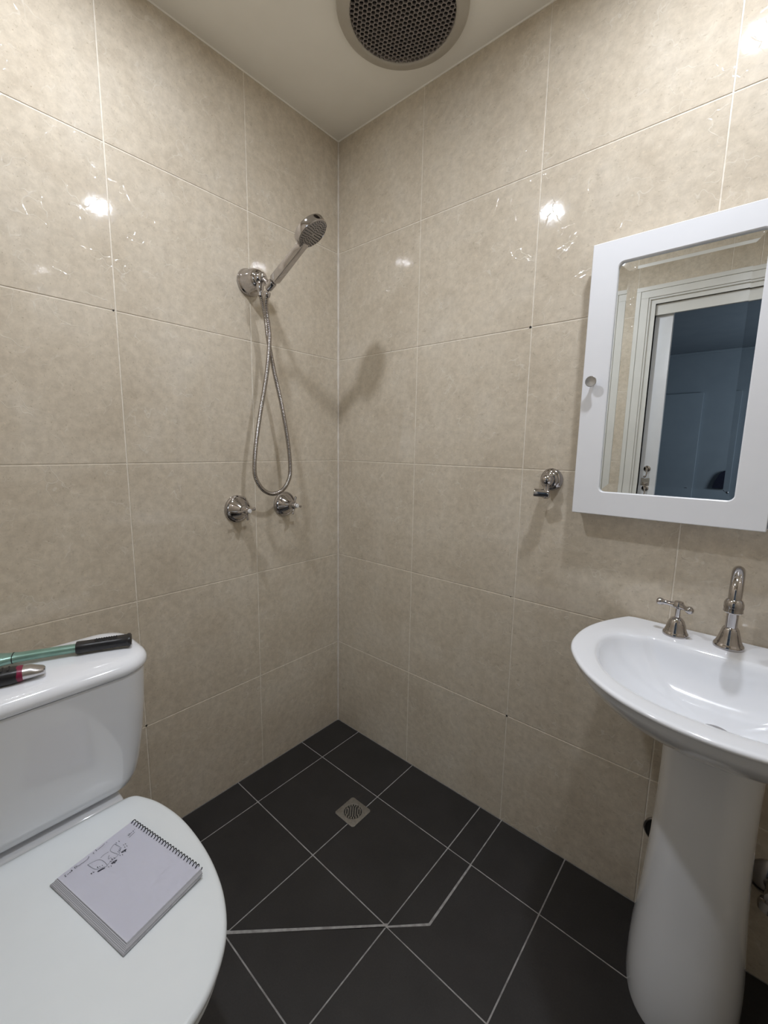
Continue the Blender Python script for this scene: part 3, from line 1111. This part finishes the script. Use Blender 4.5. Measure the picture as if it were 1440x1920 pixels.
# waste outlet and valve behind the pedestal
bm = bmesh.new()
lathe(bm, [(0.037, 0.0), (0.037, 0.004), (0.0345, 0.006), (0.0330, 0.006), (0.0325, 0.001)], seg=32, axis=(0, -1, 0), cap1=False)
wp = thing('pipe_cover', 'dark round pipe cover on the tiles, half hidden left of the pedestal', 'pipe cover', (1.231, 0, 0.247))
put('cover_ring', bm, HOSEM, wp)
bm = bmesh.new()
lathe(bm, [(0.0328, 0.0), (0.0328, 0.0025)], seg=28, axis=(0, -1, 0))
put('pipe_opening', bm, DARK, wp)
vt = thing('stop_valve', 'chrome angle stop valve with round wall plate right of the pedestal', 'valve', (1.448, 0, 0.268))
bm = bmesh.new()
lathe(bm, [(0.046, 0.0), (0.046, 0.003), (0.040, 0.010), (0.022, 0.016), (0.014, 0.018)], seg=40, axis=(0, -1, 0))
put('wall_plate', bm, CHROME, vt)
bm = bmesh.new()
lathe(bm, [(0.011, 0.014), (0.011, 0.045), (0.015, 0.047), (0.015, 0.062), (0.008, 0.066)], seg=24, axis=(0, -1, 0))
lathe(bm, [(0.011, 0.0), (0.013, 0.012), (0.013, 0.03), (0.009, 0.035)], (0, -0.05, 0.005), (0, 0, 1), 24)
put('valve_body', bm, CHROME, vt)
bm = bmesh.new()
lathe(bm, [(0.008, 0.0), (0.020, -0.006), (0.023, -0.014), (0.021, -0.026), (0.012, -0.031)], (0, -0.05, -0.010), (0.1, 0.2, 1), 20)
put('valve_handle', bm, CHROME, vt)

# ------------------------------------------------------------------ toilet
TYC = -1.075
toi = thing('toilet', 'white close-coupled toilet with a closed seat against the left wall', 'toilet', (0, TYC, 0))


def lidring(scale, z, off=0.0, dome=0.0):
    """closed outline of the seat lid, local to the toilet centre line"""
    hf = [(0.308, 0.0), (0.308, 0.06), (0.309, 0.118), (0.316, 0.140), (0.334, 0.153), (0.38, 0.172), (0.452, 0.186), (0.53, 0.188), (0.607, 0.181), (0.68, 0.163), (0.742, 0.131), (0.786, 0.083), (0.806, 0.035), (0.809, 0.0)]
    pts = [(x, y, 0) for x, y in hf] + [(x, -y, 0) for x, y in reversed(hf[1:-1])]
    P = catmull(pts, 5, True)
    c = Vector((0.555, 0, 0))
    out = []
    for i, p in enumerate(P):
        t = (P[(i + 1) % len(P)] - P[i - 1]).normalized()
        nrm = Vector((t.y, -t.x, 0))
        if nrm.dot(p - c) < 0:
            nrm = -nrm
        q = c + (p - c) * scale + nrm * off
        q.z = z
        out.append(q)
    return out


bm = bmesh.new()
ZL = 0.432
rings(bm, [lidring(1, ZL - 0.017, -0.010), lidring(1, ZL - 0.017, -0.003), lidring(1, ZL - 0.014, 0.0), lidring(1, ZL - 0.007, 0.0005), lidring(1, ZL - 0.003, -0.0015), lidring(1, ZL - 0.0006, -0.005),
           lidring(1, ZL + 0.0006, -0.010), lidring(0.85, ZL + 0.0028), lidring(0.6, ZL + 0.0058), lidring(0.3, ZL + 0.0074), lidring(0.05, ZL + 0.0078)])
put('seat_lid', bm, SEATM, toi, angle=50)
bm = bmesh.new()
rings(bm, [lidring(1, ZL - 0.036, -0.012), lidring(1, ZL - 0.034, -0.006), lidring(1, ZL - 0.024, -0.004), lidring(1, ZL - 0.0195, -0.007)])
put('seat', bm, SEATM, toi, angle=50)
# pan: shelf at the back, bowl tapering to the foot
bm = bmesh.new()


def panring(x0, x1, hw, z, p=2.4, xc=None):
    out = []
    n = 64
    xc = xc if xc else (x0 + x1) / 2
    for k in range(n):
        a = 2 * PI * k / n
        c, s = math.cos(a), math.sin(a)
        rx = (x1 - xc) if c > 0 else (xc - x0)
        out.append(Vector((xc + rx * math.copysign(abs(c) ** (2 / p), c), hw * math.copysign(abs(s) ** (2 / p), s), z)))
    return out


rings(bm, [panring(0.14, 0.60, 0.105, 0.0, 3, 0.35), panring(0.14, 0.60, 0.105, 0.03, 3, 0.35), panring(0.14, 0.60, 0.095, 0.14, 2.6, 0.38), panring(0.14, 0.68, 0.120, 0.24, 2.4, 0.45),
           panring(0.13, 0.760, 0.150, 0.32, 2.3, 0.50), panring(0.12, 0.790, 0.168, 0.37, 2.2, 0.52), panring(0.12, 0.795, 0.170, 0.388, 2.2, 0.52), panring(0.125, 0.79, 0.165, 0.3945, 2.2, 0.52)])
# raised shelf under the cistern
box(bm, (0.12, -0.124, 0.36), (0.3055, 0.124, 0.4275), 0.008, 3)
put('pan', bm, PORC, toi, angle=50)


def cisring(x0, x1, hw, z, rb=0.03, rf=0.07, n=10, bulge=0.0):
    pts = []
    for cx, cy, r, a0 in ((x1 - rf, hw - rf, rf, 0), (x0 + rb, hw - rb, rb, PI / 2), (x0 + rb, -hw + rb, rb, PI), (x1 - rf, -hw + rf, rf, 3 * PI / 2)):
        for k in range(n + 1):
            a = a0 + k * PI / 2 / n
            x, y = cx + r * math.cos(a), cy + r * math.sin(a)
            if x > (x0 + x1) / 2:
                x += bulge * (1 - (y / hw) ** 2)
            pts.append(Vector((x, y, z)))
    return pts


bm = bmesh.new()
rings(bm, [cisring(0.15, 0.276, 0.130, 0.434, 0.03, 0.035), cisring(0.135, 0.288, 0.148, 0.437, 0.03, 0.045), cisring(0.13, 0.296, 0.160, 0.447, 0.03, 0.050, bulge=0.003), cisring(0.128, 0.302, 0.171, 0.468, 0.03, 0.055, bulge=0.005),
           cisring(0.127, 0.306, 0.178, 0.50, 0.03, 0.058, bulge=0.007), cisring(0.125, 0.314, 0.187, 0.57, 0.035, 0.060, bulge=0.009), cisring(0.123, 0.321, 0.193, 0.65, 0.04, 0.062, bulge=0.011), cisring(0.122, 0.324, 0.196, 0.729, 0.04, 0.062, bulge=0.012)])
put('cistern', bm, PORC, toi, angle=50)
bm = bmesh.new()
rings(bm, [cisring(0.124, 0.320, 0.192, 0.7295, 0.05, 0.062, bulge=0.012), cisring(0.118, 0.328, 0.2005, 0.7325, 0.056, 0.066, bulge=0.012), cisring(0.116, 0.331, 0.203, 0.738, 0.060, 0.068, bulge=0.012),
           cisring(0.117, 0.330, 0.202, 0.747, 0.060, 0.068, bulge=0.012), cisring(0.120, 0.325, 0.198, 0.755, 0.058, 0.066, bulge=0.012), cisring(0.126, 0.315, 0.190, 0.7605, 0.055, 0.06, bulge=0.012),
           cisring(0.135, 0.300, 0.175, 0.7635, 0.05, 0.05, bulge=0.010), cisring(0.165, 0.27, 0.12, 0.7655, 0.03, 0.03, bulge=0.006), cisring(0.20, 0.235, 0.05, 0.766, 0.015, 0.015)])
put('cistern_lid', bm, PORC, toi, angle=60)
for sy in (-1, 1):
    bm = bmesh.new()
    lathe(bm, [(0.012, 0.0), (0.013, 0.006), (0.011, 0.012)], (0.312, sy * 0.075, 0.398), (0, 0, 1), 20)
    put('seat_hinge', bm, SEATM, toi)

# ------------------------------------------------------------------ notebook on the seat lid
nbk = thing('spiral_notebook', 'spiral-bound notebook with handwritten sketch lying on the toilet lid', 'notebook', (0.530, -1.0145, 0.4402), (0, 0, math.radians(12.5)))
hw_, hh_ = 0.1065, 0.0715
bm = bmesh.new()
box(bm, (-hw_ - 0.006, -hh_ - 0.006, 0.0), (hw_ + 0.005, hh_ - 0.003, 0.0018), 0.0008, 2)
put('back_cover', bm, COVER, nbk)
bm = bmesh.new()


def pagering(z, dx0, dx1, dy0):
    return [Vector((-hw_ + dx0, -hh_ + dy0, z)), Vector((hw_ + dx1, -hh_ + dy0, z)), Vector((hw_ + dx1, hh_ - 0.002, z)), Vector((-hw_ + dx0, hh_ - 0.002, z))]


rings(bm, [pagering(0.0020, -0.003, 0.003, -0.004), pagering(0.0055, -0.0015, 0.003, -0.001), pagering(0.0085, 0.000, 0.001, 0.001), pagering(0.0118, 0.003, 0.0, 0.004)])
put('page_block', bm, PAGES, nbk, smooth=False)
bm = bmesh.new()
nx, ny = 18, 12
gridv = []
for i in range(nx + 1):
    rowv = []
    for j in range(ny + 1):
        x = lerp(-hw_ + 0.003, hw_, i / nx)
        y = lerp(-hh_ + 0.003, hh_ - 0.002, j / ny)
        z = 0.0122 + 0.0006 * math.sin(i / nx * 2.2)
        rowv.append(bm.verts.new((x, y, z)))
    gridv.append(rowv)
for i in range(nx):
    for j in range(ny):
        bm.faces.new((gridv[i][j], gridv[i + 1][j], gridv[i + 1][j + 1], gridv[i][j + 1]))
bmesh.ops.solidify(bm, geom=bm.faces[:], thickness=0.0003)
tp = put('top_page', bm, PAPER, nbk)


def pz(x, y):
    i = (x + hw_ - 0.003) / (2 * hw_ - 0.003)
    j = (y + hh_ - 0.003) / (2 * hh_ - 0.005) * ny
    return 0.0122 + 0.0006 * math.sin(i * 2.2) + 0.0003


STROKES = {'thin': [[(-0.0822, -0.0287), (-0.0614, -0.0267), (-0.0526, -0.018), (-0.0498, -0.0116), (-0.0733, -0.0121), (-0.0822, -0.0287)], [(-0.0751, -0.0095), (-0.0766, -0.0028), (-0.0749, 0.005)], [(-0.0497, -0.0111), (-0.0516, -0.0037), (-0.0519, 0.0097), (-0.0555, 0.0145), (-0.0601, 0.0189), (-0.0617, 0.0216)], [(-0.0815, 0.0205), (-0.0617, 0.0216)], [(-0.0815, 0.0205), (-0.0806, 0.016), (-0.0738, 0.0077), (-0.0537, 0.0107)], [(-0.0794, 0.021), (-0.0815, 0.0205)], [(-0.0671, 0.0018), (-0.0607, -0.0034), (-0.0589, 0.001)]], 'ink': [[(-0.0972, -0.0594), (-0.0928, -0.0601), (-0.0926, -0.0587)], [(-0.0971, -0.0581), (-0.0966, -0.0597)], [(-0.0941, -0.0571), (-0.0947, -0.0549), (-0.0949, -0.0538)], [(-0.0958, -0.0524), (-0.0937, -0.0524), (-0.0953, -0.0502)], [(-0.0971, -0.0493), (-0.0939, -0.0494), (-0.0959, -0.048), (-0.0979, -0.0485)], [(-0.0987, -0.0431), (-0.095, -0.043), (-0.0953, -0.0406), (-0.0978, -0.0401), (-0.0992, -0.0421)], [(-0.0964, -0.0393), (-0.0946, -0.0372), (-0.0947, -0.0351), (-0.0948, -0.0325), (-0.094, -0.0304), (-0.0939, -0.0274), (-0.0941, -0.0242), (-0.0948, -0.0212), (-0.098, -0.0182)], [(-0.0994, -0.0094), (-0.0973, -0.011), (-0.0953, -0.0099)], [(-0.1017, -0.0044), (-0.0974, -0.0051), (-0.097, -0.0039)], [(-0.0985, -0.0026), (-0.0975, -0.0007), (-0.0979, 0.0022), (-0.0979, 0.0055), (-0.0988, 0.0093), (-0.1, 0.0109)], [(-0.0987, 0.0137), (-0.0989, 0.0155)], [(-0.0779, 0.044), (-0.0757, 0.0445), (-0.0763, 0.0472), (-0.0791, 0.0471), (-0.0786, 0.0444)], [(-0.078, 0.047), (-0.0775, 0.0503), (-0.0779, 0.0524)], [(-0.0789, 0.0542), (-0.0768, 0.0545), (-0.0791, 0.0556)], [(-0.08, 0.0582), (-0.0792, 0.0593)], [(-0.071, 0.0422), (-0.0733, 0.055)], [(-0.0628, -0.0224), (-0.0591, -0.0223)], [(-0.062, -0.0213), (-0.0605, -0.0231)], [(-0.0602, -0.0196), (-0.0575, -0.02)], [(-0.0583, -0.016), (-0.0562, -0.0165)], [(-0.0604, -0.0344), (-0.0569, -0.035), (-0.0593, -0.0332)], [(-0.06, -0.0311), (-0.0565, -0.0316), (-0.0575, -0.0296)], [(-0.0565, -0.0004), (-0.0511, -0.0007)], [(-0.054, 0.001), (-0.0536, -0.0014)], [(-0.0544, 0.0028), (-0.0502, 0.0032)], [(-0.0535, -0.0047), (-0.05, -0.0034)], [(-0.0603, 0.0139), (-0.057, 0.0137)], [(-0.0619, 0.0165), (-0.0585, 0.0163)], [(-0.0635, 0.0192), (-0.0601, 0.0189)], [(-0.0826, 0.0228), (-0.0793, 0.0232)], [(-0.0819, 0.0276), (-0.0782, 0.0277)], [(-0.0656, 0.0273), (-0.0628, 0.0274)], [(-0.0651, 0.0304), (-0.0618, 0.0308)], [(-0.0592, 0.0258), (-0.0559, 0.0256)], [(-0.0582, 0.0293), (-0.0548, 0.029)], [(-0.05, 0.0114), (-0.0471, 0.0114)], [(-0.0473, 0.0143), (-0.0444, 0.0143)], [(-0.0453, -0.012), (-0.0427, -0.012)], [(-0.043, -0.0087), (-0.0405, -0.009)]], 'blob': [[(-0.0528, -0.027), (-0.0521, -0.0235), (-0.0503, -0.0192), (-0.0481, -0.0167), (-0.0491, -0.0199), (-0.0507, -0.0252), (-0.0521, -0.027)], [(-0.0464, -0.006), (-0.0466, -0.0022), (-0.0445, 0.003), (-0.0435, -0.0017), (-0.0453, -0.0061)], [(-0.0475, -0.0027), (-0.0413, -0.0019)], [(-0.0528, 0.016), (-0.0525, 0.0201), (-0.0509, 0.0244), (-0.0499, 0.0197), (-0.0516, 0.016)], [(-0.0529, 0.0215), (-0.047, 0.0214)]]}
bm = bmesh.new()


def stroke(bm, pts, wd=0.00042):
    P = [Vector((x, y, 0)) for x, y in pts]
    if len(P) > 2:
        P = catmull(P, 4)
    vs = []
    for i, p in enumerate(P):
        t = (P[min(i + 1, len(P) - 1)] - P[max(i - 1, 0)])
        t = t.normalized() if t.length > 1e-9 else Vector((1, 0, 0))
        nn = Vector((-t.y, t.x, 0)) * wd
        zz = pz(p.x, p.y) + 0.00012
        vs.append((bm.verts.new((p.x + nn.x, p.y + nn.y, zz)), bm.verts.new((p.x - nn.x, p.y - nn.y, zz))))
    for a, b in zip(vs[:-1], vs[1:]):
        bm.faces.new((a[0], a[1], b[1], b[0]))


for s in STROKES['thin']:
    stroke(bm, s, 0.00026)
for s in STROKES['ink']:
    stroke(bm, s, 0.00040)
for s in STROKES['blob']:
    stroke(bm, s, 0.0008)
put('handwriting', bm, INK, tp, smooth=False)
bm = bmesh.new()
ncoil = 25
pts = []
for k in range(ncoil * 14 + 1):
    a = 2 * PI * k / 14
    pts.append((lerp(-hw_ + 0.004, hw_ - 0.004, k / (ncoil * 14)), hh_ - 0.003 + 0.0062 * math.cos(a), 0.0073 + 0.0068 * math.sin(a)))
tube(bm, pts, 0.0010, 6)
put('spiral_wire', bm, WIRE, nbk, angle=80)

# ------------------------------------------------------------------ tools on the cistern lid
p0, p1 = Vector((0.258, -0.897, 0.7755)), Vector((0.174, -1.117, 0.7785))
tl = thing('green_hammer', 'green metal handled tool with black rubber grip lying on the cistern lid', 'hand tool', tuple(p0))
dv = (p1 - p0).normalized()
sv = Vector((dv.y, -dv.x, 0)).normalized()


FB = 1.5


def flatbar(bm, secs, pw=3.0, seg=24):
    rs = []
    up = dv.cross(sv).normalized()
    if up.z < 0:
        up = -up
    for t, wd, tk, zo in secs:
        wd, tk = wd * FB, tk * FB
        zo += 0.0062 * (FB - 1)
        ring = []
        for k in range(seg):
            a = 2 * PI * k / seg
            c, s = math.cos(a), math.sin(a)
            ring.append(dv * t + sv * wd * math.copysign(abs(c) ** (2 / pw), c) + up * (zo + tk * math.copysign(abs(s) ** (2 / pw), s)))
        rs.append(ring)
    return rings(bm, rs)


bm = bmesh.new()
flatbar(bm, [(0.0, 0.010, 0.006, 0.0005), (0.0025, 0.0128, 0.0080, 0.0005), (0.007, 0.0130, 0.0082, 0.0005), (0.010, 0.0112, 0.0074, 0.0005), (0.03, 0.0108, 0.0074, 0.0005), (0.085, 0.0104, 0.0074, 0.0005), (0.103, 0.0110, 0.0078, 0.0005), (0.106, 0.0104, 0.0074, 0.0005)])
up = dv.cross(sv)
if up.z < 0:
    up = -up
for a in range(9):
    for b in range(-2, 3):
        c = dv * (0.030 + a * 0.0048 + (b % 2) * 0.0024) + sv * (b * 0.0034) + up * 0.0145
        lathe(bm, [(0.0017, -0.002), (0.0015, 0.0006), (0.0006, 0.0012)], c, up, 6)
put('rubber_grip', bm, RUBBER, tl)
bm = bmesh.new()
flatbar(bm, [(0.104, 0.0082, 0.0058, 0.0), (0.16, 0.0082, 0.0058, 0.0), (0.205, 0.0090, 0.0060, 0.0), (0.222, 0.0110, 0.0066, 0.0), (0.245, 0.017, 0.0075, 0.0), (0.262, 0.019, 0.0080, 0.0), (0.30, 0.019, 0.0080, 0.0)], 2.4)
put('shaft', bm, GREEN, tl)
bm = bmesh.new()
flatbar(bm, [(0.2135, 0.0104, 0.0068, 0.0), (0.2150, 0.0104, 0.0068, 0.0)], 2.4)
put('collar', bm, DARK, tl)

FB = 1.25
q0, q1 = Vector((0.277, -1.062, 0.7785)), Vector((0.236, -1.215, 0.7765))
kn = thing('utility_knife', 'black and dark red utility knife with silver nose lying on the cistern lid', 'knife', tuple(q0))
dv = (q1 - q0).normalized()
sv = Vector((dv.y, -dv.x, 0)).normalized()
bm = bmesh.new()
flatbar(bm, [(0.0, 0.0062, 0.0042, -0.003), (0.003, 0.0095, 0.0058, -0.002), (0.012, 0.0120, 0.0072, -0.0008), (0.022, 0.0130, 0.0095, 0.0005), (0.040, 0.0140, 0.0100, 0.0005)], 2.6)
put('nose', bm, SILVER, kn)
bm = bmesh.new()
flatbar(bm, [(0.034, 0.0143, 0.0104, 0.0005), (0.038, 0.0150, 0.0110, 0.0005), (0.044, 0.0150, 0.0112, 0.0005)], 2.6)
put('red_band', bm, RED, kn)
bm = bmesh.new()
flatbar(bm, [(0.042, 0.0148, 0.0110, 0.0005), (0.05, 0.0160, 0.0118, 0.0005), (0.09, 0.0165, 0.0120, 0.0005), (0.13, 0.015, 0.0110, 0.0), (0.155, 0.011, 0.0085, 0.0), (0.160, 0.005, 0.004, 0.0)], 2.8)
up = dv.cross(sv)
if up.z < 0:
    up = -up
for k in range(7):
    c = dv * (0.055 + 0.010 * k) + up * 0.0168
    box(bm, (-0.0016, -0.010, -0.001), (0.0016, 0.010, 0.0010), 0.0005, 1,
        M=Matrix.Translation(c) @ Matrix((dv, sv, up)).transposed().to_4x4())
put('grip', bm, RUBBER, kn)

# ------------------------------------------------------------------ floor waste
fw = thing('floor_waste', 'square stainless floor drain with slotted round grate in the shower floor', 'floor drain', (0.4065, -0.3105, 0.0), (0, 0, 0))
bm = bmesh.new()
s = 0.0445
hr = 0.030
n = 48
sq = []
for k in range(n):
    a = 2 * PI * (k + 0.5) / n
    c_, s_ = math.cos(a), math.sin(a)
    mx = max(abs(c_), abs(s_))
    sq.append((s * c_ / mx, s * s_ / mx))
r1 = [Vector((x, y, -0.001)) for x, y in sq]
r2 = [Vector((x, y, 0.0016)) for x, y in sq]
r3 = [Vector((x * 0.965, y * 0.965, 0.0020)) for x, y in sq]
r4 = [Vector((hr * 1.03 * math.cos(2 * PI * (k + .5) / n), hr * 1.03 * math.sin(2 * PI * (k + .5) / n), 0.0018)) for k in range(n)]
r5 = [Vector((hr * math.cos(2 * PI * (k + .5) / n), hr * math.sin(2 * PI * (k + .5) / n), 0.0008)) for k in range(n)]
rings(bm, [r1, r2, r3, r4, r5], False, False)
put('frame', bm, STEEL, fw, angle=25)
bm = bmesh.new()
lathe(bm, [(hr - 0.0006, -0.0009), (hr - 0.0006, -0.0002)], seg=40)
put('drain_well', bm, DARK, fw)
bm = bmesh.new()
ang = math.atan2(0.75, -0.65)
du, dvv = Vector((math.cos(ang), math.sin(ang), 0)), Vector((-math.sin(ang), math.cos(ang), 0))
nb = 7
barw = 0.0040
for k in range(nb):
    off = (k - (nb - 1) / 2) * 0.0082
    hl = math.sqrt(max(hr ** 2 - off ** 2, 1e-6))
    Mx = Matrix.Translation(dvv * off) @ Matrix((du, dvv, Vector((0, 0, 1)))).transposed().to_4x4()
    box(bm, (-hl, -barw / 2, 0.0004), (hl, barw / 2, 0.0017), 0.0003, 1, M=Mx)
# ring segments that close the slots top and bottom
for sgn in (-1, 1):
    a0 = ang if sgn > 0 else ang + PI
    inn, outt = [], []
    for k in range(25):
        a = a0 - 1.15 + 2.3 * k / 24
        outt.append(Vector((hr * 0.995 * math.cos(a), hr * 0.995 * math.sin(a), 0.0017)))
        inn.append(Vector((hr * 0.72 * math.cos(a), hr * 0.72 * math.sin(a), 0.0017)))
    vo = [bm.verts.new(p) for p in outt]
    vi = [bm.verts.new(p) for p in inn]
    for k in range(24):
        bm.faces.new((vo[k], vo[k + 1], vi[k + 1], vi[k]))
put('grate', bm, STEEL, fw, smooth=False)
